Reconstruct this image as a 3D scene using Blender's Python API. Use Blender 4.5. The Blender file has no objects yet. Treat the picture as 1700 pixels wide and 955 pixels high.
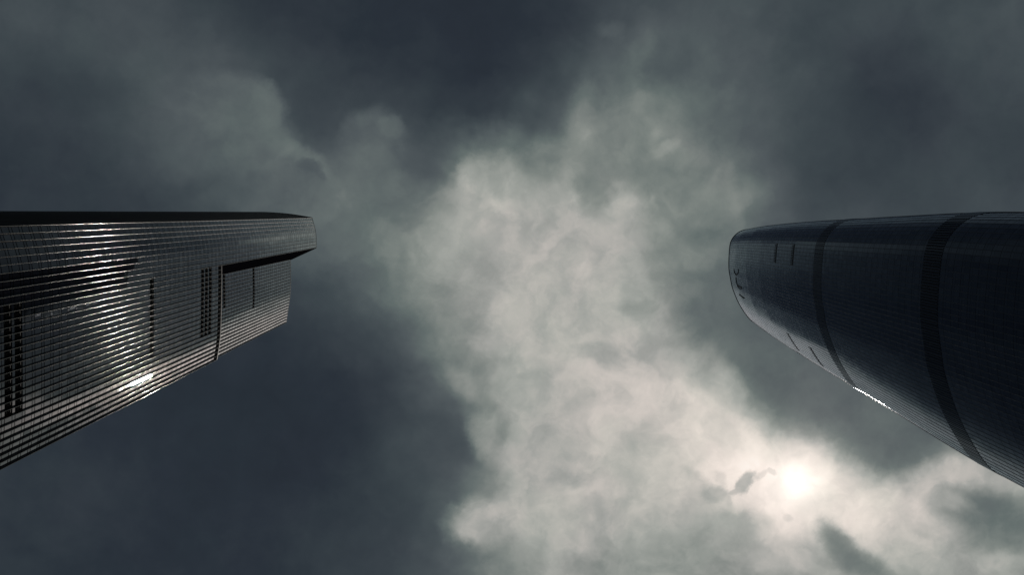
import bpy, math, random
import numpy as np
from mathutils import Vector, Matrix
LOG = []
def log(*a): LOG.append(str(a))
random.seed(7); rng = np.random.default_rng(7)
S = bpy.context.scene
C = S.collection

# ------------------------------------------------------------------ camera
W, H, F = 1700.0, 955.0, 1322.0
ZEN = (840.0, 353.0)                      # where the verticals of both towers meet
CAMZ = 1.6
zr = Vector((ZEN[0]-W/2, -(ZEN[1]-H/2), -F)).normalized()
xr = Vector((1, 0, 0)); xr = (xr - zr*xr.dot(zr)).normalized()
yr = zr.cross(xr)
R = Matrix((xr, yr, zr))                  # camera space -> world space
cam_d = bpy.data.cameras.new('camera'); cam = bpy.data.objects.new('camera', cam_d); C.objects.link(cam)
cam_d.sensor_width = 36.0; cam_d.lens = 36.0*F/W; cam_d.clip_end = 30000; cam_d.clip_start = 0.1
cam.matrix_world = Matrix.Translation((0, 0, CAMZ)) @ R.to_4x4()
S.camera = cam

def ray(px, py):
    return R @ Vector((px-W/2, -(py-H/2), -F)).normalized()
def bp(px, py, z):                        # point of the photograph met at height z
    d = ray(px, py); t = (z-CAMZ)/d.z
    return (d.x*t, d.y*t)
def skyp(px, py):                         # same, on the plane of the cloud deck
    d = ray(px, py); return (d.x/d.z*F, d.y/d.z*F)

# ------------------------------------------------------------------ view
S.view_settings.view_transform = 'Standard'; S.view_settings.look = 'None'
S.view_settings.exposure = 0.0; S.view_settings.gamma = 1.0
S.cycles.max_bounces = 8; S.cycles.glossy_bounces = 5
S.cycles.sample_clamp_indirect = 0.35

SUN_PX = (1320, 803)
sd = ray(*SUN_PX)

# ------------------------------------------------------------------ world: cloud deck under a Nishita sky
world = bpy.data.worlds.new('World'); S.world = world; world.use_nodes = True
nt = world.node_tree; nt.nodes.clear()
def N(t, **k):
    n = nt.nodes.new(t)
    for a, b in k.items(): setattr(n, a, b)
    return n
def L(a, b): nt.links.new(a, b)
def put(sock, v):
    if isinstance(v, bpy.types.NodeSocket): L(v, sock)
    else: sock.default_value = v
def M(op, a, b=0.0, c=0.0, clamp=False):
    n = N('ShaderNodeMath', operation=op, use_clamp=clamp)
    put(n.inputs[0], a); put(n.inputs[1], b); put(n.inputs[2], c)
    return n.outputs[0]
def VM(op, a, b=(0, 0, 0)):
    n = N('ShaderNodeVectorMath', operation=op); put(n.inputs[0], a); put(n.inputs[1], b)
    return n.outputs[0]
def VS(a, s):
    n = N('ShaderNodeVectorMath', operation='SCALE'); put(n.inputs[0], a); put(n.inputs[3], s); return n.outputs[0]
def MR(v, a, b, c=0.0, d=1.0, mode='SMOOTHSTEP'):
    n = N('ShaderNodeMapRange', interpolation_type=mode); n.clamp = True if mode == 'LINEAR' else n.clamp
    put(n.inputs[0], v)
    for i, x in enumerate((a, b, c, d)): put(n.inputs[i+1], x)
    return n.outputs[0]
def MIX(f, a, b):
    n = N('ShaderNodeMix', data_type='FLOAT'); put(n.inputs[0], f); put(n.inputs[2], a); put(n.inputs[3], b); return n.outputs[0]
def NOISE(vec, scale, detail=4, rough=.5, dist=0.0, col=False):
    n = N('ShaderNodeTexNoise'); put(n.inputs['Vector'], vec); n.inputs['Scale'].default_value = scale
    n.inputs['Detail'].default_value = detail; n.inputs['Roughness'].default_value = rough; n.inputs['Distortion'].default_value = dist
    return n.outputs['Color'] if col else n.outputs['Fac']

tc = N('ShaderNodeTexCoord')
sep = N('ShaderNodeSeparateXYZ'); L(tc.outputs['Generated'], sep.inputs[0])
zc = M('MAXIMUM', sep.outputs[2], 0.06)
sx = M('MULTIPLY', M('DIVIDE', sep.outputs[0], zc), F)
sy = M('MULTIPLY', M('DIVIDE', sep.outputs[1], zc), F)
cmb = N('ShaderNodeCombineXYZ'); L(sx, cmb.inputs[0]); L(sy, cmb.inputs[1]); P0 = cmb.outputs[0]

# wind-torn warping of the deck
w1 = VS(VM('SUBTRACT', NOISE(P0, 1/170, 4, .55, col=True), (.5, .5, .5)), 110)
w2 = VS(VM('SUBTRACT', NOISE(P0, 1/45, 4, .55, col=True), (.5, .5, .5)), 34)
P1 = VM('ADD', P0, VM('ADD', w1, w2))
s1 = N('ShaderNodeSeparateXYZ'); L(P1, s1.inputs[0]); U, V = s1.outputs[0], s1.outputs[1]

# painted brightness of the deck along bands of the sky
XS = [-50+75*i for i in range(25)]
YS = [-40+75*i for i in range(15)]
ROWS = [
 [.27,.27,.27,.27,.26,.23,.20,.19,.18,.18,.17,.17,.17,.20,.25,.27,.28,.28,.27,.26,.26,.27,.28,.28,.28],
 [.27,.27,.28,.28,.28,.26,.22,.20,.19,.18,.175,.17,.175,.20,.27,.30,.32,.29,.27,.25,.26,.27,.28,.27,.27],
 [.24,.25,.26,.28,.30,.31,.28,.24,.21,.20,.19,.18,.19,.25,.37,.41,.36,.33,.28,.24,.22,.23,.26,.26,.25],
 [.22,.22,.23,.26,.29,.34,.38,.31,.25,.26,.21,.20,.24,.33,.45,.48,.37,.35,.28,.23,.20,.21,.25,.25,.25],
 [.20,.20,.21,.23,.27,.34,.38,.38,.30,.38,.30,.44,.42,.50,.52,.47,.48,.38,.28,.24,.22,.23,.25,.24,.24],
 [.19,.20,.20,.21,.23,.27,.33,.38,.42,.40,.44,.58,.66,.63,.60,.55,.46,.46,.29,.24,.24,.25,.26,.26,.26],
 [.20,.20,.20,.20,.21,.23,.28,.34,.38,.42,.52,.60,.66,.66,.64,.58,.48,.38,.30,.28,.27,.27,.27,.27,.27],
 [.20,.20,.20,.20,.20,.20,.21,.23,.27,.36,.50,.60,.64,.66,.65,.57,.42,.32,.30,.30,.29,.28,.28,.28,.28],
 [.19,.19,.18,.18,.18,.18,.18,.19,.21,.26,.42,.56,.62,.65,.64,.60,.50,.36,.34,.33,.33,.32,.30,.30,.30],
 [.18,.18,.18,.18,.17,.17,.17,.17,.18,.21,.31,.50,.62,.65,.66,.68,.68,.50,.37,.36,.36,.35,.34,.34,.34],
 [.19,.19,.19,.18,.18,.17,.17,.17,.18,.20,.25,.36,.62,.65,.66,.68,.76,.72,.58,.42,.37,.36,.38,.45,.45],
 [.20,.20,.20,.19,.18,.17,.17,.17,.19,.21,.25,.36,.64,.65,.65,.69,.76,.80,.93,.86,.60,.47,.58,.66,.66],
 [.20,.20,.20,.19,.18,.18,.18,.19,.20,.22,.26,.44,.64,.63,.64,.64,.62,.62,.86,.84,.76,.74,.60,.42,.42],
 [.20,.20,.19,.19,.18,.18,.19,.20,.21,.23,.27,.38,.58,.62,.58,.58,.54,.56,.62,.55,.52,.66,.62,.56,.55],
 [.20,.20,.19,.19,.18,.18,.19,.20,.22,.25,.28,.36,.52,.58,.55,.55,.50,.50,.55,.50,.48,.58,.58,.55,.52]]
for _r in (7, 8, 9, 10, 11, 12):
    for _c in range(12, 17): ROWS[_r][_c] += .025 if ROWS[_r][_c] > .6 else 0
for _r in (7, 8, 9, 10):
    for _c in range(21, 25): ROWS[_r][_c] = .24 if _r < 10 else max(.28, ROWS[_r][_c]-.07)  # cloud hidden by the right tower, darkened to dim the left facade's reflection
u0, _ = skyp(XS[0], 478); u1, _ = skyp(XS[-1], 478)
ufac = MR(U, u0, u1, 0, 1, 'LINEAR')
field = None
for j, row in enumerate(ROWS):
    cr = N('ShaderNodeValToRGB'); cr.color_ramp.interpolation = 'B_SPLINE'
    e = cr.color_ramp.elements
    while len(e) < len(row): e.new(0.5)
    for i, x in enumerate(row): e[i].position = i/(len(row)-1.0)
    for i, x in enumerate(row): e[i].color = (x, x, x, 1)
    L(ufac, cr.inputs[0])
    v = cr.outputs[0]
    if field is None: field = v
    else:
        ya = skyp(850, YS[j-1])[1]; yb = skyp(850, YS[j])[1]
        field = MIX(MR(V, ya, yb), field, v)

# separate cloud masses: soft-edged, torn by their own noise  (px, py, rx, ry, angle, soft, value, strength)
w3 = VS(VM('SUBTRACT', NOISE(P0, 1/60, 5, .6, col=True), (.5, .5, .5)), 46)
P2 = VM('ADD', P0, w3)
s2 = N('ShaderNodeSeparateXYZ'); L(P2, s2.inputs[0]); P2x, P2y = s2.outputs[0], s2.outputs[1]
def mass(px, py, rx, ry, ang, soft, val, amt, add=False):
    global field
    c = skyp(px, py)
    cx = N('ShaderNodeCombineXYZ'); L(P2x, cx.inputs[0]); L(P2y, cx.inputs[1]); L(field, cx.inputs[2])   # z only keeps the evaluation in order
    mp = N('ShaderNodeMapping', vector_type='TEXTURE'); L(cx.outputs[0], mp.inputs[0]); mp.inputs['Location'].default_value = (c[0], c[1], 0)
    mp.inputs['Rotation'].default_value = (0, 0, math.radians(ang)); mp.inputs['Scale'].default_value = (rx, ry, 1e6)
    ln = N('ShaderNodeVectorMath', operation='LENGTH'); L(mp.outputs[0], ln.inputs[0])
    m = M('MULTIPLY', MR(ln.outputs['Value'], 1+soft, max(0, 1-soft)), amt)
    field = MIX(m, field, val if not add else M('ADD', field, val))
MASSES = [
 # upper left billows and the lit rim below them
 (392,178,80,54,22,.30,.385,.9), (440,178,34,36,0,.30,.39,.8), (462,225,30,30,0,.5,.40,.5), (300,150,60,50,30,.8,.32,.5),
 (514,182,34,46,0,.55,.245,.8), (560,150,60,26,10,.7,.22,.5), (622,238,56,56,0,.30,.375,.9), (652,213,26,20,15,.4,.42,.6),
 (700,262,34,34,0,.6,.32,.75), (720,225,40,26,0,.7,.25,.5), (590,290,40,40,0,.7,.39,.5),
 (486,253,36,12,16,.8,.425,.6), (520,262,32,11,20,.8,.43,.6), (546,288,32,11,56,.8,.435,.6), (566,324,26,11,62,.8,.43,.5),
 (518,276,17,9,15,.5,.33,.8), (532,292,12,8,50,.5,.34,.7), (90,150,90,40,10,.8,.20,.5),
 # bright centre
 (815,318,64,56,-8,.35,.61,.75), (850,348,44,16,10,.6,.70,.7), (775,300,14,34,0,.6,.66,.5), (962,235,22,84,6,.7,.56,.6), (950,330,26,50,0,.7,.66,.5),
 (988,318,32,46,-12,.5,.46,.75), (1030,350,24,14,-20,.9,.65,.5), (1060,338,26,12,-20,.9,.65,.5), (1040,372,18,26,0,.6,.62,.5),
 (1087,226,8,16,0,.8,.54,.6), (1104,246,24,8,-30,.8,.55,.65), (1118,232,12,9,-20,.5,.52,.7), (1100,205,40,26,0,.8,.48,.5), (1125,275,26,16,0,.6,.44,.5),
 (1112,92,48,50,0,.5,.31,.8), (1060,82,20,40,20,.7,.40,.5), (1014,50,24,14,0,.7,.36,.6),
 (1216,330,12,40,-10,.7,.49,.6), (1195,290,24,40,-10,.8,.45,.5), (1180,395,30,18,0,.7,.40,.5),
 (1057,517,30,20,15,.5,.52,.8), (1190,508,56,62,10,.5,.39,.8), (1120,480,50,20,10,.7,.50,.6), (1090,560,60,22,20,.7,.64,.5), (1490,155,62,70,0,.8,.195,.6), (1610,90,80,40,-10,.8,.27,.5),
 # dark wedge between the bright deck and the right tower
 (1160,690,80,48,30,.6,.77,.65), (1205,745,60,36,20,.8,.83,.6), (1250,780,50,40,0,.8,.87,.5), (1400,680,172,84,28,.22,.37,.85), (1320,610,100,60,38,.35,.36,.7), (1250,722,36,18,45,.4,.80,.6), (1215,650,26,46,-25,.5,.72,.5),
 (1400,765,48,16,28,.6,.66,.4),
 # left edge of the bright deck
 (725,745,75,62,-40,.8,.28,.7), (795,870,54,42,0,.45,.65,.8), (760,915,30,22,0,.6,.34,.6), (770,640,40,22,35,.6,.60,.6), (805,720,26,40,-20,.6,.66,.6),
 (939,797,32,17,0,.7,.57,.65), (898,690,16,46,12,.7,.60,.6), (1010,597,42,18,15,.6,.59,.6), (1075,640,60,40,0,.8,.72,.5), (1000,720,60,50,0,.8,.70,.4),
 # round the sun
 (1325,808,112,80,15,.75,.88,.75), (1400,850,60,40,30,.8,.82,.6), (1500,925,60,34,0,.7,.73,.6), (1560,792,70,26,-15,.6,.73,.6), (1480,850,50,40,0,.7,.78,.5),
 (1216,884,46,36,10,.5,.58,.8), (1151,905,40,34,0,.6,.57,.7), (986,941,40,22,0,.6,.52,.7), (1060,900,50,30,0,.8,.62,.5),
 (1380,893,30,20,60,.7,.46,.8), (1402,918,34,20,45,.7,.41,.75), (1432,945,44,22,20,.7,.40,.75), (1290,930,50,20,0,.7,.70,.5),
 (1632,852,78,34,12,.65,.43,.9), (1575,835,36,14,20,.6,.60,.6), (1690,890,40,30,0,.6,.44,.7), (1640,930,60,18,0,.7,.66,.5),
 (1238,803,20,13,-60,.35,.62,.95), (1222,816,12,6,-20,.4,.66,.8), (1186,820,26,15,10,.45,.63,.85), (1160,845,24,14,20,.6,.64,.6), (1150,790,24,10,25,.6,.69,.6), (1196,793,10,14,-20,.5,.70,.6),
 (1213,833,8,6,60,.5,.66,.7), (1281,786,10,5,15,.35,.76,.9), (1305,861,9,7,20,.5,.78,.9), (1262,792,12,5,-30,.5,.76,.8), (1372,832,12,4,-10,.5,.82,.7)]
for m in MASSES: mass(*m)

# puffs and wisps, strongest where light comes through
n1 = M('SUBTRACT', NOISE(VM('ADD', P0, VS(w1, .8)), 1/110, 6, .55, .3), .5)
n2 = M('SUBTRACT', NOISE(VM('ADD', P0, VS(w2, 1.2)), 1/38, 5, .55, .4), .5)
amp = MR(field, .15, .7, .20, 1, 'LINEAR')
tex = M('MULTIPLY', M('ADD', M('MULTIPLY', n1, .21), M('MULTIPLY', n2, .09)), amp)
n3 = MR(NOISE(VM('ADD', P1, (900, 300, 0)), 1/95, 6, .50, .6), .38, .62, -.5, .5)
n4 = MR(NOISE(VM('ADD', P2, (100, -700, 0)), 1/34, 6, .6, .5), .42, .60, -.5, .5)
amp2 = MR(field, .24, .62, .05, 1, 'LINEAR')
tex2 = M('MULTIPLY', M('ADD', M('MULTIPLY', n3, .055), M('MULTIPLY', n4, .018)), amp2)
field = M('ADD', M('ADD', field, tex), tex2)

# beyond the photographed part the same kind of deck carries on
rr = N('ShaderNodeVectorMath', operation='LENGTH'); L(P0, rr.inputs[0])
far = M('ADD', .12, M('MULTIPLY', NOISE(P1, 1/600, 6, .55), .32))
field = MIX(MR(rr.outputs['Value'], 1150, 1900), field, far)

def lin(c):
    return tuple((x/255/12.92 if x/255 <= .04045 else ((x/255+.055)/1.055)**2.4) for x in c)+(1,)
cr = N('ShaderNodeValToRGB'); e = cr.color_ramp.elements
stops = [(.10, (25, 29, 36)), (.18, (41, 48, 56)), (.26, (62, 70, 75)), (.34, (80, 88, 91)), (.42, (99, 108, 107)), (.52, (131, 136, 132)),
         (.62, (163, 164, 159)), (.72, (195, 190, 183)), (.82, (224, 214, 205)), (.90, (243, 231, 221)), (1.0, (252, 247, 240))]
while len(e) < len(stops): e.new(.5)
for i, (p, c) in enumerate(stops): e[i].position = p
for i, (p, c) in enumerate(stops): e[i].color = lin(c)
L(field, cr.inputs[0])
hue = N('ShaderNodeMix', data_type='RGBA'); L(MR(NOISE(P1, 1/190, 3), .38, .62), hue.inputs[0])
hue.inputs[6].default_value = (1.006, .998, 1.006, 1); hue.inputs[7].default_value = (.98, 1.006, .995, 1)

# the sun shining through the cloud
dt = N('ShaderNodeVectorMath', operation='DOT_PRODUCT'); L(tc.outputs['Generated'], dt.inputs[0]); dt.inputs[1].default_value = sd
ang = M('ARCCOSINE', M('MINIMUM', dt.outputs['Value'], 1.0))
disc = M('MULTIPLY', M('EXPONENT', M('MULTIPLY', M('POWER', M('DIVIDE', ang, .022), 2.0), -1.0)), .28)
halo = M('MULTIPLY', M('EXPONENT', M('MULTIPLY', M('DIVIDE', ang, .055), -1.0)), .17)
glow = M('ADD', disc, M('MULTIPLY', halo, M('ADD', .4, M('MULTIPLY', field, .7))))
gc = N('ShaderNodeVectorMath', operation='SCALE'); gc.inputs[0].default_value = (1.0, .93, .84); L(glow, gc.inputs[3])
cloud = VM('ADD', VM('MULTIPLY', cr.outputs[0], hue.outputs[2]), gc.outputs[0])

nish = N('ShaderNodeTexSky', sky_type='NISHITA'); nish.sun_disc = False
nish.sun_elevation = math.asin(sd.z); nish.sun_rotation = math.atan2(sd.x, sd.y)
bg1 = N('ShaderNodeBackground'); L(nish.outputs[0], bg1.inputs[0]); bg1.inputs[1].default_value = 0.05
bg2 = N('ShaderNodeBackground'); L(cloud, bg2.inputs[0]); bg2.inputs[1].default_value = 1.0
mx = N('ShaderNodeMixShader'); mx.inputs[0].default_value = 0.985      # closed cloud cover
L(bg1.outputs[0], mx.inputs[1]); L(bg2.outputs[0], mx.inputs[2])
out = N('ShaderNodeOutputWorld'); L(mx.outputs[0], out.inputs[0])
world.cycles.sampling_method = 'MANUAL'; world.cycles.sample_map_resolution = 1024

# ------------------------------------------------------------------ sun lamp (behind cloud)
sl = bpy.data.lights.new('sun', 'SUN'); sl.energy = 1.0; sl.angle = math.radians(1.2); sl.color = (1.0, .93, .84)
so = bpy.data.objects.new('sun', sl); C.objects.link(so)
so.rotation_euler = sd.to_track_quat('Z', 'Y').to_euler(); so.location = sd*900

# ------------------------------------------------------------------ materials
def mat(name, base, rough=.4, metal=0.0, island=0.0, rvar=0.0, noise=0.0, ior=1.5, bump=0.0):
    m = bpy.data.materials.new(name); m.use_nodes = True; t = m.node_tree
    b = t.nodes['Principled BSDF']
    b.inputs['Base Color'].default_value = (*base, 1); b.inputs['Roughness'].default_value = rough
    b.inputs['Metallic'].default_value = metal; b.inputs['IOR'].default_value = ior
    fac = None
    if island:
        g = t.nodes.new('ShaderNodeNewGeometry'); oi = t.nodes.new('ShaderNodeObjectInfo')
        ad = t.nodes.new('ShaderNodeMath'); ad.operation = 'ADD'
        t.links.new(g.outputs['Random Per Island'], ad.inputs[0]); t.links.new(oi.outputs['Random'], ad.inputs[1])
        fr = t.nodes.new('ShaderNodeMath'); fr.operation = 'FRACT'; t.links.new(ad.outputs[0], fr.inputs[0])
        mr = t.nodes.new('ShaderNodeMapRange'); t.links.new(fr.outputs[0], mr.inputs[0])
        mr.inputs[3].default_value = 1-island; mr.inputs[4].default_value = 1+island*.6; fac = mr.outputs[0]
        if rvar:
            mr2 = t.nodes.new('ShaderNodeMapRange'); t.links.new(fr.outputs[0], mr2.inputs[0])
            mr2.inputs[3].default_value = rough; mr2.inputs[4].default_value = rough+rvar
            t.links.new(mr2.outputs[0], b.inputs['Roughness'])
    if noise:
        tcn = t.nodes.new('ShaderNodeTexCoord'); no = t.nodes.new('ShaderNodeTexNoise'); no.inputs['Scale'].default_value = .35
        no.inputs['Detail'].default_value = 6; t.links.new(tcn.outputs['Object'], no.inputs['Vector'])
        mr = t.nodes.new('ShaderNodeMapRange'); t.links.new(no.outputs['Fac'], mr.inputs[0])
        mr.inputs[1].default_value = .3; mr.inputs[2].default_value = .7; mr.inputs[3].default_value = 1-noise; mr.inputs[4].default_value = 1+noise
        if fac is None: fac = mr.outputs[0]
        else:
            mm = t.nodes.new('ShaderNodeMath'); mm.operation = 'MULTIPLY'; t.links.new(fac, mm.inputs[0]); t.links.new(mr.outputs[0], mm.inputs[1]); fac = mm.outputs[0]
    if fac is not None:
        sc = t.nodes.new('ShaderNodeVectorMath'); sc.operation = 'SCALE'; sc.inputs[0].default_value = base
        t.links.new(fac, sc.inputs[3]); t.links.new(sc.outputs[0], b.inputs['Base Color'])
    return m
def glass(name, tint, surfaces, base, rough, island):
    # insulated glazing: Fresnel reflection off several glass surfaces over a dark interior
    m = bpy.data.materials.new(name); m.use_nodes = True; t = m.node_tree; t.nodes.clear()
    A = t.nodes.new; Lk = t.links.new
    fr = A('ShaderNodeFresnel'); fr.inputs['IOR'].default_value = 1.31
    def mm(op, a, b):
        n = A('ShaderNodeMath'); n.operation = op
        for i, x in enumerate((a, b)):
            if isinstance(x, float): n.inputs[i].default_value = x
            else: Lk(x, n.inputs[i])
        return n.outputs[0]
    g = A('ShaderNodeNewGeometry'); oi = A('ShaderNodeObjectInfo')
    rnd = mm('FRACT', mm('ADD', g.outputs['Random Per Island'], oi.outputs['Random']), 0.0)
    fac = mm('SUBTRACT', 1.0, mm('POWER', mm('SUBTRACT', 1.0, fr.outputs[0]), surfaces))
    var = mm('ADD', 1.0-island, mm('MULTIPLY', rnd, island*1.6))
    fac = mm('MINIMUM', mm('MULTIPLY', fac, var), 1.0)
    gl = A('ShaderNodeBsdfGlossy'); gl.inputs['Color'].default_value = (*tint, 1)
    Lk(mm('ADD', rough, mm('MULTIPLY', rnd, rough)), gl.inputs['Roughness'])
    di = A('ShaderNodeBsdfDiffuse'); di.inputs['Color'].default_value = (*base, 1)
    mx = A('ShaderNodeMixShader'); Lk(fac, mx.inputs[0]); Lk(di.outputs[0], mx.inputs[1]); Lk(gl.outputs[0], mx.inputs[2])
    o = A('ShaderNodeOutputMaterial'); Lk(mx.outputs[0], o.inputs[0]); return m
m_glassL = glass('reflective_grey_glass', (.97, .97, 1.0), 4.6, (.012, .012, .016), .010, .16)
m_glassR = glass('tinted_blue_glass', (.80, .88, 1.0), 2.4, (.007, .010, .022), .07, .12)
m_nose = None
m_metalL = mat('dark_anodised_aluminium', (.018, .018, .02), .35, .5, noise=.15)
m_metalR = mat('blue_black_metal', (.035, .04, .055), .35, .6, noise=.15)
m_louvR = mat('dark_blue_louvre_metal', (.022, .026, .038), .6, .1, noise=.15)
m_rib = mat('dark_rib_metal', (.12, .135, .18), .35, .8, noise=.15)
m_louvL = mat('dark_grey_louvre_metal', (.016, .016, .019), .9, 0, noise=.2, ior=1.0)
m_wall = mat('black_backing_wall', (.012, .012, .014), .6, 0, noise=.2)
m_louv = mat('recess_painted_dark', (.008, .008, .011), .9, 0, noise=.2, ior=1.0)  # recess wall: its dark sky reflection is put into the base colour
m_nose = mat('polished_aluminium', (.15, .145, .137), .09, 1.0, noise=.1)
m_cope = mat('brushed_coping_metal', (.12, .12, .125), .6, .3, noise=.1)
m_roof = mat('roof_concrete', (.2, .2, .2), .9, 0, noise=.2)
m_sign = mat('black_sign_metal', (.008, .008, .009), .5, 0, noise=.1)

# ground
def ground():
    m = bpy.data.materials.new('stone_paving'); m.use_nodes = True; t = m.node_tree; b = t.nodes['Principled BSDF']
    tcn = t.nodes.new('ShaderNodeTexCoord'); br = t.nodes.new('ShaderNodeTexBrick'); t.links.new(tcn.outputs['Object'], br.inputs['Vector'])
    br.inputs['Scale'].default_value = 1.0; br.inputs['Brick Width'].default_value = 1.2; br.inputs['Row Height'].default_value = .6
    br.inputs['Mortar Size'].default_value = .008; br.inputs['Color1'].default_value = (.2, .2, .195, 1); br.inputs['Color2'].default_value = (.24, .235, .23, 1)
    br.inputs['Mortar'].default_value = (.08, .08, .08, 1); t.links.new(br.outputs['Color'], b.inputs['Base Color']); b.inputs['Roughness'].default_value = .8
    n = 64; v = [(0, 0, 0)]; f = []
    for i in range(n): a = 2*math.pi*i/n; v.append((9000*math.cos(a), 9000*math.sin(a), 0))
    for i in range(n): f.append((0, 1+i, 1+(i+1) % n))
    me = bpy.data.meshes.new('ground'); me.from_pydata(v, [], f); me.materials.append(m)
    o = bpy.data.objects.new('ground', me); C.objects.link(o); o['kind'] = 'structure'
ground()

# ------------------------------------------------------------------ helpers
def link(name, v, f, m, parent=None, smooth=False, stuff=False):
    me = bpy.data.meshes.new(name); me.from_pydata([tuple(p) for p in v], [], [tuple(int(i) for i in q) for q in f]); me.materials.append(m)
    if smooth: me.polygons.foreach_set('use_smooth', [True]*len(me.polygons))
    me.update()
    o = bpy.data.objects.new(name, me); C.objects.link(o); o.parent = parent
    if stuff: o['kind'] = 'stuff'
    return o
def thing(name, label, cat, loc):
    o = bpy.data.objects.new(name, None); C.objects.link(o); o.location = loc
    o['label'] = label; o['category'] = cat; return o
def catmull(pts, k=12):
    P = [Vector(p) for p in pts]; P = [P[0]*2-P[1]]+P+[P[-1]*2-P[-2]]; o = []
    for i in range(1, len(P)-2):
        for s in range(k):
            t = s/k; a, b, c, d = P[i-1], P[i], P[i+1], P[i+2]
            o.append(.5*((2*b)+(c-a)*t+(2*a-5*b+4*c-d)*t*t+(3*b-a-3*c+d)*t**3))
    o.append(P[-2]); return o
def divide(poly, pitch=None, n=None):
    poly = [Vector(p) for p in poly]
    ds = [0]
    for a, b in zip(poly, poly[1:]): ds.append(ds[-1]+(b-a).length)
    if n is None: n = max(1, round(ds[-1]/pitch))
    o = []; j = 0
    for i in range(n+1):
        t = ds[-1]*i/n
        while j < len(ds)-2 and ds[j+1] < t: j += 1
        o.append(poly[j].lerp(poly[j+1], (t-ds[j])/max(1e-9, ds[j+1]-ds[j])))
    return o
def outward(a, b):                        # footprints run so that the outside lies on the left of a->b after this turn
    d = (b-a).normalized(); return Vector((d.y, -d.x))*OUT
OUT = 1
BOXF = [(4, 5, 6, 7), (0, 1, 5, 4), (1, 2, 6, 5), (2, 3, 7, 6), (3, 0, 4, 7)]
class Panes:
    """collects pane corners; the ones that show largest become parts, the rest one joined part"""
    def __init__(s): s.items = []
    def add(s, q, n, depth=.10, jitter=.002):
        # q: 4 corners, n outward normal (3D)
        q = [Vector(p) for p in q]; n = Vector(n)
        a = random.gauss(0, jitter); b = random.gauss(0, jitter)
        w = (q[1]-q[0]).length; h = (q[3]-q[0]).length
        offs = [(-a*w-b*h)/2, (a*w-b*h)/2, (a*w+b*h)/2, (-a*w+b*h)/2]
        fr = [p+n*(depth+o) for p, o in zip(q, offs)]
        s.items.append(q+fr)
    def build(s, parent, name, m, origin, top=300):
        arr = np.array([[tuple(p) for p in it] for it in s.items])          # N,8,3
        Rm = np.array(R)                                                     # rows
        rel = arr[:, 4:, :] - np.array([0, 0, CAMZ]); c = rel @ Rm           # world->cam = R^T
        px = -c[..., 0]/c[..., 2]*F+W/2; py = c[..., 1]/c[..., 2]*F+H/2
        area = .5*(px[:, 0]*py[:, 1]-px[:, 1]*py[:, 0]+px[:, 1]*py[:, 2]-px[:, 2]*py[:, 1]+px[:, 2]*py[:, 3]-px[:, 3]*py[:, 2]+px[:, 3]*py[:, 0]-px[:, 0]*py[:, 3])
        ctr = arr.mean(1); nrm = np.cross(arr[:, 5]-arr[:, 4], arr[:, 7]-arr[:, 4])
        face = (nrm*(np.array([0, 0, CAMZ])-ctr)).sum(1)
        ins = (px.min(1) > 0) & (px.max(1) < W) & (py.min(1) > 0) & (py.max(1) < H) & (c[..., 2].max(1) < 0) & (face*s.sgn > 0)
        sc = np.where(ins, np.abs(area), 0); order = np.argsort(-sc)
        big = [i for i in order[:top] if sc[i] > 0]; bs = set(int(i) for i in big)
        for i in big:
            link(name, [p-Vector(origin) for p in s.items[i]], BOXF, m, parent)
        v = []; f = []
        keep = [i for i in range(len(s.items)) if i not in bs]
        A = (arr[keep]-np.array(origin)).reshape(-1, 3)
        for k in range(len(keep)):
            o = 8*k
            for q in BOXF: f.append((q[0]+o, q[1]+o, q[2]+o, q[3]+o))
        if keep: link(name+'_field', A.tolist(), f, m, parent, stuff=True)
    sgn = 1

def fin(parent, p, d, tvec, z0, z1, depth, width, m, origin, name='mullion', prof=None, nose=None):
    """a vertical fin: stem and rounded nose. prof: list of (z, p, d, t)"""
    secs = prof if prof else [(z0, p, d, tvec), (z1, p, d, tvec)]
    e_ = .24
    runs = [([(-.02, -.5), (depth-width*e_, -.5)], False),
            ([(depth-width*e_, -.5), (depth-width*.04, -.3), (depth, 0), (depth-width*.04, .3), (depth-width*e_, .5)], True),
            ([(depth-width*e_, .5), (-.02, .5)], False)]
    v = []; f = []; sm = []
    def pt(sec, a, b):
        z, p_, d_, t_ = sec; q = p_+d_*a+t_*(b*width); return (q.x-origin[0], q.y-origin[1], z-origin[2])
    for shape, smooth in runs:
        o0 = len(v); k = len(shape)
        for sec in secs: v += [pt(sec, a, b) for a, b in shape]
        for s in range(len(secs)-1):
            for i in range(k-1):
                a = o0+s*k+i; f.append((a, a+1, a+1+k, a+k)); sm.append(smooth)
    for sec, fl_ in ((secs[0], True), (secs[-1], False)):
        o0 = len(v); v += [pt(sec, -.02, -.5), pt(sec, depth-width*e_, -.5), pt(sec, depth, 0), pt(sec, depth-width*e_, .5), pt(sec, -.02, .5)]
        q = tuple(range(o0, o0+5)); f.append(q[::-1] if fl_ else q); sm.append(False)
    o = link(name, v, f, m, parent)
    o.data.polygons.foreach_set('use_smooth', sm)
    if nose:
        o.data.materials.append(nose)
        o.data.polygons.foreach_set('material_index', [int(x) for x in sm])
    return o

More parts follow.
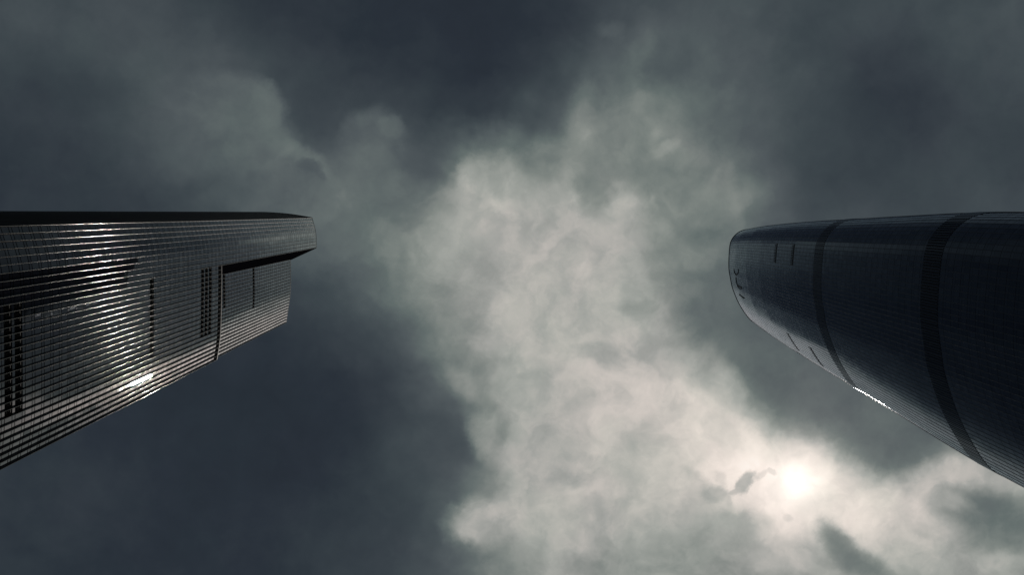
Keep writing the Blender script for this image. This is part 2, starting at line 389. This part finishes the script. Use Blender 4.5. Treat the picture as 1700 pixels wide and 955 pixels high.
LOUV = {}
def louvre(parent, a, b, z0, z1, n2, origin, m=None):
    """a louvre panel: frame and slanting blades, between plan points a, b"""
    w = (b-a).length; h = z1-z0; key = (round(w, 2), round(h, 2))
    if key not in LOUV:
        v = []; f = []
        def box(x0, x1, y0, y1, zz0, zz1, sl=0):
            o = len(v)
            for (x, y, z) in ((x0, y0, zz0), (x1, y0, zz0), (x1, y1, zz0-sl), (x0, y1, zz0-sl), (x0, y0, zz1), (x1, y0, zz1), (x1, y1, zz1-sl), (x0, y1, zz1-sl)): v.append((x, y, z))
            for q in ((0, 1, 5, 4), (1, 2, 6, 5), (2, 3, 7, 6), (3, 0, 4, 7), (4, 5, 6, 7), (0, 3, 2, 1)): f.append(tuple(o+i for i in q))
        box(0, .06, 0, .16, 0, h); box(w-.06, w, 0, .16, 0, h)
        nb = max(3, int(h/.45))
        for i in range(nb):
            z = (i+.5)*h/nb; box(.06, w-.06, .01, .13, z, z+.05, .1)
        me = bpy.data.meshes.new('louvre_panel'); me.from_pydata(v, [], f); me.materials.append(m or m_louvL); LOUV[key] = me
    o = bpy.data.objects.new('louvre_panel', LOUV[key]); C.objects.link(o); o.parent = parent
    x = (b-a).normalized()
    o.matrix_local = Matrix(((x.x, n2.x, 0, a.x-origin[0]), (x.y, n2.y, 0, a.y-origin[1]), (0, 0, 1, z0-origin[2]), (0, 0, 0, 1)))
    return o

# ------------------------------------------------------------------ left tower: stepped, finned
KL = .72                                   # bay 1.2 m, storey 2.75 m, roof at 324 m
ZT = 450.0*KL; FH = 3.66*KL
def tl(px, py, z=ZT): return Vector(bp(px, py, z))
A = tl(518, 362); B = tl(525, 411)
# height at which the front plane gives the lower step
low = []
r1 = ray(365, 440); zz = ZT
d1 = r1.x/r1.z
ZL = CAMZ + B.x/d1
low = [Vector(bp(364.6, 500, ZL)), Vector(bp(363.4, 548, ZL)), Vector(bp(360.9, 575, ZL)), Vector(bp(357.2, 597, ZL))]
log('ZL', ZL, 'A', A, 'B', B, low)
E = low[3]
front = catmull([A, (A+B)/2+Vector((.9*KL, 0)), B, low[0], low[1], low[2], E], 10)
iB = 20
frontN = front[:iB+1]; frontS = front[iB:]
G = tl(482, 431); Hh = tl(475, 535)
second = catmull([G, (G+Hh)/2+Vector((1.1*KL, 0)), Hh], 12)
north = catmull([A, tl(480, 356), tl(440, 353.2), tl(400, 354.5), tl(350, 360)], 8)
backs = [tl(335, 400), tl(338, 480), tl(350, 560), tl(400, 562), Hh]
O_L = (A.x-20, (A.y+E.y)/2, 0)
towerL = thing('office_tower', 'stepped grey glass tower with vertical fins, entering the picture from the left edge', 'skyscraper', O_L)

# footprint runs A -> B -> E : moving +y with the outside on +x
nb1 = max(1, round(sum((b-a).length for a, b in zip(frontN, frontN[1:]))/(1.6*KL)))
f1 = divide(frontN, n=nb1)
f2 = divide(frontS, pitch=1.6*KL)
sec = divide(second, pitch=1.6*KL)
rec = divide([B, G], pitch=1.6*KL)
nor = divide(list(reversed(north)), pitch=1.6*KL)              # back -> A
ret = divide([E, E.lerp(Hh, .75)+Vector((-1.0, -.5)), Hh+Vector((-3, .0))], pitch=1.6*KL)  # south return of lower block
bk = divide([Hh, tl(420, 545), tl(350, 548), tl(335, 480), tl(335, 400), tl(350, 360)], pitch=3.2*KL)
log('bays', nb1, len(f2)-1, len(sec)-1, len(nor)-1)

def norm2(a, b):
    d = (b-a).normalized(); return Vector((d.y, -d.x))      # outside is to the right of travel (+y travel -> +x)
pl = Panes(); pl.sgn = 1
def louvL(face, z, yfrac):
    return False
floors = []
z = 6.0
while z < ZT-1: floors.append(z); z += FH
def vu(p): return (p.y/-p.x)
# plant floors behind black louvres: (face, height of the floor as seen, v/u range)
def zof(px, face_x):                      # height of a facade point seen at image column px
    r = ray(px, 520); return CAMZ+face_x/(r.x/r.z)
FX = (B.x+E.x)/2
PLANT = {}
def plant(faces, px, lo, hi, nfl=1, x=None):
    zc = zof(px, x if x is not None else FX); PLANT[(faces, int((zc-6)/FH))] = (lo, hi)
for px in (241, 331, 338, 345): plant('front', px, .178, .40)
for px in (3, 22): plant('front', px, .18, .40)
plant('second', 374, .2, .34, x=G.x)
plant('second', 422, .2, .375, x=G.x)
log(PLANT)
OPENV = []
def face(pts, zlo, zhi, tag=None, fins=True, depth=.52, width=.10, coarse=False):
    n = len(pts)-1
    for i in range(n):
        a, b = pts[i], pts[i+1]; n2 = norm2(a, b); n3 = (n2.x, n2.y, 0)
        x = (b-a); g = x.normalized()*.04
        for k, zf in enumerate(floors):
            z0, z1 = zf, zf+FH
            if z1 > zhi+.01 and z0 < zhi: z1 = zhi
            if z0 < zlo-.01 or z0 >= zhi-.6: continue
            pr = PLANT.get((tag, k))
            mid = (a+b)/2
            if pr and pr[0] <= mid.y/-mid.x <= pr[1]:
                louvre(towerL, a+n2*.02, b+n2*.02, z0+.75, z1-.06, n2, O_L)
                pl.add([(a.x+g.x, a.y+g.y, z0+.06), (b.x-g.x, b.y-g.y, z0+.06), (b.x-g.x, b.y-g.y, z0+.68), (a.x+g.x, a.y+g.y, z0+.68)], n3)
                continue
            parts = [(.08, .68), (.85, FH-.08)] if z0 > 90 else [(.06, FH-.06)]
            for (q0, q1) in parts:
                if z0+q1 > z1: q1 = z1-z0-.05
                if q1 <= q0: continue
                pl.add([(a.x+g.x, a.y+g.y, z0+q0), (b.x-g.x, b.y-g.y, z0+q0), (b.x-g.x, b.y-g.y, z0+q1), (a.x+g.x, a.y+g.y, z0+q1)], n3)
    if fins:
        for i in range(n+1):
            a = pts[max(0, i-1)]; b = pts[min(n, i+1)]; n2 = norm2(a, b); t = (b-a).normalized()
            fin(towerL, pts[i], n2, t, zlo, zhi, depth, width, m_metalL, O_L, nose=m_nose if depth > .38 else None)
face(f1, 6.0, ZT-.3, 'front')
face(f2[0:], 6.0, ZL-.3, 'front', fins=False)
for i in range(1, len(f2)):
    a = f2[i-1]; b = f2[min(len(f2)-1, i+1)]
    fin(towerL, f2[i], norm2(a, b), (b-a).normalized(), 6, ZL-.3, .52, .10, m_metalL, O_L, nose=m_nose)
zs = floors[[k for k, q in enumerate(floors) if q < ZL-8][-1]]
face(sec, zs, ZT-.3, 'second')
pc_ = Panes(); hold = pl; pl = pc_
face(rec, zs, ZT-.3, 'recess', fins=False)
pl = hold
face(nor, 6.0, ZT-.3, 'north', depth=.35)
face(ret, 6.0, ZL-.3, 'south', depth=.35)
face(bk, 6.0, ZT-.3, 'back', fins=False)
pl.build(towerL, 'glass_pane', m_glassL, O_L)
pc_.build(towerL, 'recess_panel', m_louv, O_L, top=0)  # matte panels painted dark in place of glass mirroring dark sky

def prism(name, loop, z0, z1, m, parent, origin, inset=0):
    v = []; f = []; k = len(loop)
    for z in (z0, z1):
        for p in loop: v.append((p.x-origin[0], p.y-origin[1], z-origin[2]))
    for i in range(k): j = (i+1) % k; f.append((i, j, k+j, k+i))
    f.append(tuple(range(k-1, -1, -1))); f.append(tuple(range(k, 2*k)))
    return link(name, v, f, m, parent)
upper = f1 + rec[1:] + sec[1:] + bk[1:] + nor[1:-1]
lower = f1 + f2[1:] + ret[1:] + bk[1:] + nor[1:-1]
prism('wall', lower, 0, ZL-.2, m_wall, towerL, O_L)
prism('wall', upper, ZL-.2, ZT-.35, m_wall, towerL, O_L)
def strip(name, pts, z0, z1, d0, d1, m, parent, origin):
    v = []; f = []; n = len(pts)
    for i in range(n):
        a = pts[max(0, i-1)]; b = pts[min(n-1, i+1)]; n2 = norm2(a, b)
        for (d, z) in ((d0, z0), (d1, z0), (d1, z1), (d0, z1)):
            p = pts[i]+n2*d; v.append((p.x-origin[0], p.y-origin[1], z-origin[2]))
    for i in range(n-1):
        for q in range(4): a = i*4+q; b = i*4+(q+1) % 4; f.append((a, b, b+4, a+4))
    f.append((3, 2, 1, 0)); o = (n-1)*4; f.append((o, o+1, o+2, o+3))
    return link(name, v, f, m, parent)
strip('coping', f2, ZL-.29, ZL+.15, -.3, .54, m_cope, towerL, O_L)
strip('coping', f1, ZT-.29, ZT, -.3, .14, m_metalL, towerL, O_L)
strip('coping', rec, ZT-.29, ZT, -.3, .3, m_metalL, towerL, O_L)
strip('coping', sec, ZT-.29, ZT, -.3, .14, m_cope, towerL, O_L)
strip('coping', nor, ZT-.29, ZT, -.3, .3, m_metalL, towerL, O_L)

# ------------------------------------------------------------------ right tower: rounded, tapering
KR = 1.8
ZB2 = 235.0*KR; ZTOP = 462.0*KR
plan_px = [(1583, 359), (1557, 378), (1537, 409), (1530, 465), (1528, 499), (1528, 535), (1534, 574), (1537, 601), (1549, 642), (1562.6, 680), (1582, 718), (1601, 748)]
pc = [Vector(bp(x, y, ZB2)) for x, y in plan_px]
rp = [Vector(bp(x, y, ZB2)) for x, y in [(1618, 767), (1650, 780), (1700, 790), (1790, 770), (1870, 700), (1905, 600), (1900, 480), (1850, 400), (1770, 365), (1690, 354), (1620, 353)]]
loop = pc+rp
def closed_catmull(P, k=14):
    n = len(P); o = []
    for i in range(n):
        a, b, c, d = P[i-1], P[i], P[(i+1) % n], P[(i+2) % n]
        for s in range(k):
            t = s/k; o.append(.5*((2*b)+(c-a)*t+(2*a-5*b+4*c-d)*t*t+(3*b-a-3*c+d)*t**3))
    return o
cc = closed_catmull(loop); cc.append(cc[0])
NBAY = 144
ring = divide(cc, n=NBAY)[:-1]
# relax a little so the back-projected outline is smooth
for it in range(3):
    ring = [ring[i]*.5+(ring[i-1]+ring[(i+1) % NBAY])*.25 for i in range(NBAY)]
CT = sum(ring, Vector((0, 0)))/NBAY
PROF = [(0, .90), (60, .96), (130, .99), (200, 1.0), (250, 1.0), (290, .99), (320, .98), (345, .965), (370, .945), (395, .919), (420, .886), (445, .843), (462, .808)]
PROF = [(a*KR, b) for a, b in PROF]
def sc_at(z):
    for (a, s0), (b, s1) in zip(PROF, PROF[1:]):
        if z <= b:
            t = (z-a)/(b-a); return s0+(s1-s0)*t
    return PROF[-1][1]
NARROW = [(0, 0), (235*KR, 0), (270*KR, .03), (320*KR, .07), (380*KR, .085), (470*KR, .085)]     # the plan narrows more across than along
def PR(i, z):
    d = ring[i % NBAY]-CT; e = 0
    for (a, e0), (b, e1) in zip(NARROW, NARROW[1:]):
        if z <= b: e = e0+(e1-e0)*(z-a)/(b-a); break
    e *= 1.22 if d.y > 0 else .72; s_ = sc_at(z); return CT+Vector((d.x*s_, d.y*(s_-e)))
O_R = (CT.x, CT.y, 0)
towerR = thing('round_tower', 'dark blue rounded tower tapering to a smooth curved top, with two ribbed dark rings', 'skyscraper', O_R)
# orientation check
area = sum(ring[i].x*ring[(i+1) % NBAY].y-ring[(i+1) % NBAY].x*ring[i].y for i in range(NBAY))
rs = 1 if area > 0 else -1
log('ring area', area/2, 'center', CT)
def nr(i, z):
    a, b = PR(i-1, z), PR(i+1, z); d = (b-a).normalized(); return Vector((d.y, -d.x))*rs
pr_ = Panes()
FR = 3.9*KR
BANDS = [(ZB2-9.7*KR, ZB2), (311*KR, 320*KR)]
def inband(z): return any(a <= z < b for a, b in BANDS)
fl = []
z = 5.0
edges = sorted([5.0]+[e for b in BANDS for e in b]+[ZTOP])
for a, b in zip(edges, edges[1:]):
    if inband((a+b)/2): continue
    n = max(1, round((b-a)/FR)); fl += [(a+(b-a)*i/n, a+(b-a)*(i+1)/n) for i in range(n)]
# small louvred openings
SMALL = []
def dirang(px, py): r = ray(px, py); return math.atan2(r.y, r.x)
def az(p): return math.atan2(p.y, p.x)
def facade_z(px, py):
    """height where the sight line through a pixel meets the right tower (marching)"""
    r = ray(px, py)
    z = 60*KR
    prev = None
    while z < 472*KR:
        t = (z-CAMZ)/r.z; q = Vector((r.x*t, r.y*t))
        # inside test
        P = [PR(i, z) for i in range(0, NBAY, 2)]; ins = False; j = len(P)-1
        for i in range(len(P)):
            if (P[i].y > q.y) != (P[j].y > q.y) and q.x < (P[j].x-P[i].x)*(q.y-P[i].y)/(P[j].y-P[i].y)+P[i].x: ins = not ins
            j = i
        if ins and prev is False: return z, q
        prev = ins; z += 1.0
    return None
SL = {}; SLOTQ = []
for (x0, y0, x1, y1, nf) in [(1287, 407, 1286, 435, 1), (1320, 404, 1317, 442, 1), (1311, 556, 1321, 578, 1), (1343, 574, 1360, 604, 1)]:
    r0, r1 = facade_z(x0, y0), facade_z(x1, y1)
    if r0 and r1:
        zc = (r0[0]+r1[0])/2
        k = min(range(len(fl)), key=lambda k: abs((fl[k][0]+fl[k][1])/2-zc))
        def nearest(q, z): return min(range(NBAY), key=lambda i: (PR(i, z)-q).length)
        a, b = nearest(r0[1], zc), nearest(r1[1], zc); log('slot', k, zc, a, b)
        lo, hi = min(a, b), max(a, b)
        if hi-lo < NBAY/2:
            for i in range(lo, hi): SL[(i, k)] = 1
for k, (z0, z1) in enumerate(fl):
    for i in range(NBAY):
        j = i+1
        if (i, k) in SL:
            zm = (z0+z1)/2; a, b = PR(i, zm), PR(j, zm); n2 = (nr(i, zm)+nr(j, zm)).normalized()
            if rs < 0: a, b = b, a
            SLOTQ.append((a, b, n2, z0+(z1-z0)*.3, z1-.5, zm)); continue
        for (q0, q1) in ((.05, (z1-z0)*.30), ((z1-z0)*.30+.25, (z1-z0)-.05)) if z0 > 200 else ((.1, (z1-z0)-.1),):
            za, zb = z0+q0, z0+q1
            c = [PR(i, za), PR(j, za), PR(j, zb), PR(i, zb)]; g = (c[1]-c[0]).normalized()*.10
            q = [(c[0].x+g.x, c[0].y+g.y, za), (c[1].x-g.x, c[1].y-g.y, za), (c[2].x-g.x, c[2].y-g.y, zb), (c[3].x+g.x, c[3].y+g.y, zb)]
            if rs < 0: q = [q[1], q[0], q[3], q[2]]
            n3 = (Vector(q[1])-Vector(q[0])).cross(Vector(q[3])-Vector(q[0])).normalized()
            pr_.add(q, n3, depth=.08)
pr_.build(towerR, 'glass_pane', m_glassR, O_R)
# body
zs_ = sorted(set([0]+[p[0] for p in PROF]+[e for b in BANDS for e in b]+list(range(30, int(462*KR), 30)))); zs_ = [z for z in zs_ if z < ZTOP-.2]+[ZTOP-.2]
v = []; f = []
for z in zs_:
    for i in range(NBAY): p = PR(i, z); v.append((p.x-O_R[0], p.y-O_R[1], z))
for s in range(len(zs_)-1):
    for i in range(NBAY):
        j = (i+1) % NBAY; q = (s*NBAY+i, s*NBAY+j, (s+1)*NBAY+j, (s+1)*NBAY+i); f.append(q if rs > 0 else q[::-1])
f.append(tuple(range((len(zs_)-1)*NBAY, len(zs_)*NBAY)))
link('wall', v, f, m_wall, towerR)
# fins
zf = [z for z in zs_ if z >= 0]
zf = [5.0]+[z for z in zf if z > 5]
for i in range(NBAY):
    prof = []
    for z in zf:
        n2 = nr(i, z); prof.append((z, PR(i, z), n2, Vector((-n2.y, n2.x))))
    fin(towerR, None, None, None, 0, 0,   .22, .36, m_metalR, O_R, prof=prof)
# (the ribbed panels are built by this)
def ribbed(p, q, n2, a, b, zm):
    w = (q-p).length; v = []; f = []
    for (x0, x1, d0, d1) in [(.03, w-.03, -.1, .0)]+[(w*t-.24, w*t+.24, 0, .35) for t in (.28, .72)]:
        for z in (a+.05, b-.05):
            for (x, d) in ((x0, d0), (x1, d0), (x1, d1), (x0, d1)):
                v.append((x, d, z))
        o = len(v)-8; f += [(o+1, o, o+4, o+5), (o+2, o+1, o+5, o+6), (o+3, o+2, o+6, o+7), (o, o+3, o+7, o+4), (o, o+1, o+2, o+3), (o+7, o+6, o+5, o+4)]
    x = (q-p).normalized(); s0, s1 = sc_at(a)/sc_at(zm), sc_at(b)/sc_at(zm)
    vv = []
    for (vx, vd, vz) in v:
        k_ = s0+(s1-s0)*(vz-a)/(b-a); base = CT+(p+x*vx-CT)*k_+n2*vd
        vv.append((base.x-O_R[0], base.y-O_R[1], vz))
    me = link('louvre_panel', vv, f, m_louvR, towerR)
    me.data.materials.append(m_glassR); me.data.polygons.foreach_set('material_index', [0]*6+[1]*12)
# intermediate ribs inside the two rings, and the louvre panels behind them
for (a, b) in BANDS:
    zm = (a+b)/2
    for i in range(NBAY):
        p, q = PR(i, zm), PR(i+1, zm); n2 = (nr(i, zm)+nr(i+1, zm)).normalized()
        if rs < 0: p, q = q, p
        ribbed(p, q, n2, a, b, zm)
for (a_, b_, n2_, za_, zb_, zm_) in SLOTQ: ribbed(a_, b_, n2_, za_, zb_, zm_)
# roof edge
v = []; f = []
zz = ZTOP-.2
for i in range(NBAY):
    n2 = nr(i, zz); p = PR(i, zz)
    for (d, z) in ((-.5, zz+.01), (.45, zz+.01), (.45, zz+.5), (-.5, zz+.5)): q = p+n2*d; v.append((q.x-O_R[0], q.y-O_R[1], z))
for i in range(NBAY):
    j = (i+1) % NBAY
    for q in range(4): f.append((i*4+q, i*4+(q+1) % 4, j*4+(q+1) % 4, j*4+q))
link('coping', v, f, m_metalR, towerR)

# sign strokes standing off the facade just below the roof edge
def stroke(pxs, wpx):
    pts = []
    for (x, y) in pxs:
        r = facade_z(x, y)
        if r: pts.append(Vector((r[1].x, r[1].y, r[0])))
    if len(pts) < 2: return
    c = Vector((CT.x, CT.y, 0)); wm = wpx*.26
    v = []; f = []
    for i, p in enumerate(pts):
        a = pts[max(0, i-1)]; b = pts[min(len(pts)-1, i+1)]; t = (b-a).normalized()
        n = Vector((p.x-CT.x, p.y-CT.y, 0)).normalized(); n = Vector((-1, -.1, 0)).normalized(); s_ = t.cross(n).normalized()
        for (d, e) in ((.2, -wm), (.7, -wm), (.7, wm), (.2, wm)):
            q = p+n*d+s_*e; v.append((q.x-O_R[0], q.y-O_R[1], q.z))
    for i in range(len(pts)-1):
        for q in range(4): f.append((i*4+q, i*4+(q+1) % 4, i*4+4+(q+1) % 4, i*4+4+q))
    f.append((3, 2, 1, 0)); o = 4*(len(pts)-1); f.append((o, o+1, o+2, o+3))
    link('sign_stroke', v, f, m_sign, towerR)
stroke([(1219, 447), (1220, 453), (1223, 457), (1226, 453), (1226.5, 447)], 1.6)
stroke([(1222, 461), (1223, 468), (1225, 475), (1228, 479), (1232, 480)], 1.8)
stroke([(1225, 474), (1229, 476), (1231.5, 477.5)], 2.4)
stroke([(1228, 489), (1232, 492), (1236, 495)], 3.0)

import os
if os.environ.get('SCLOG'): open('/tmp/log','w').write('\n'.join(LOG))
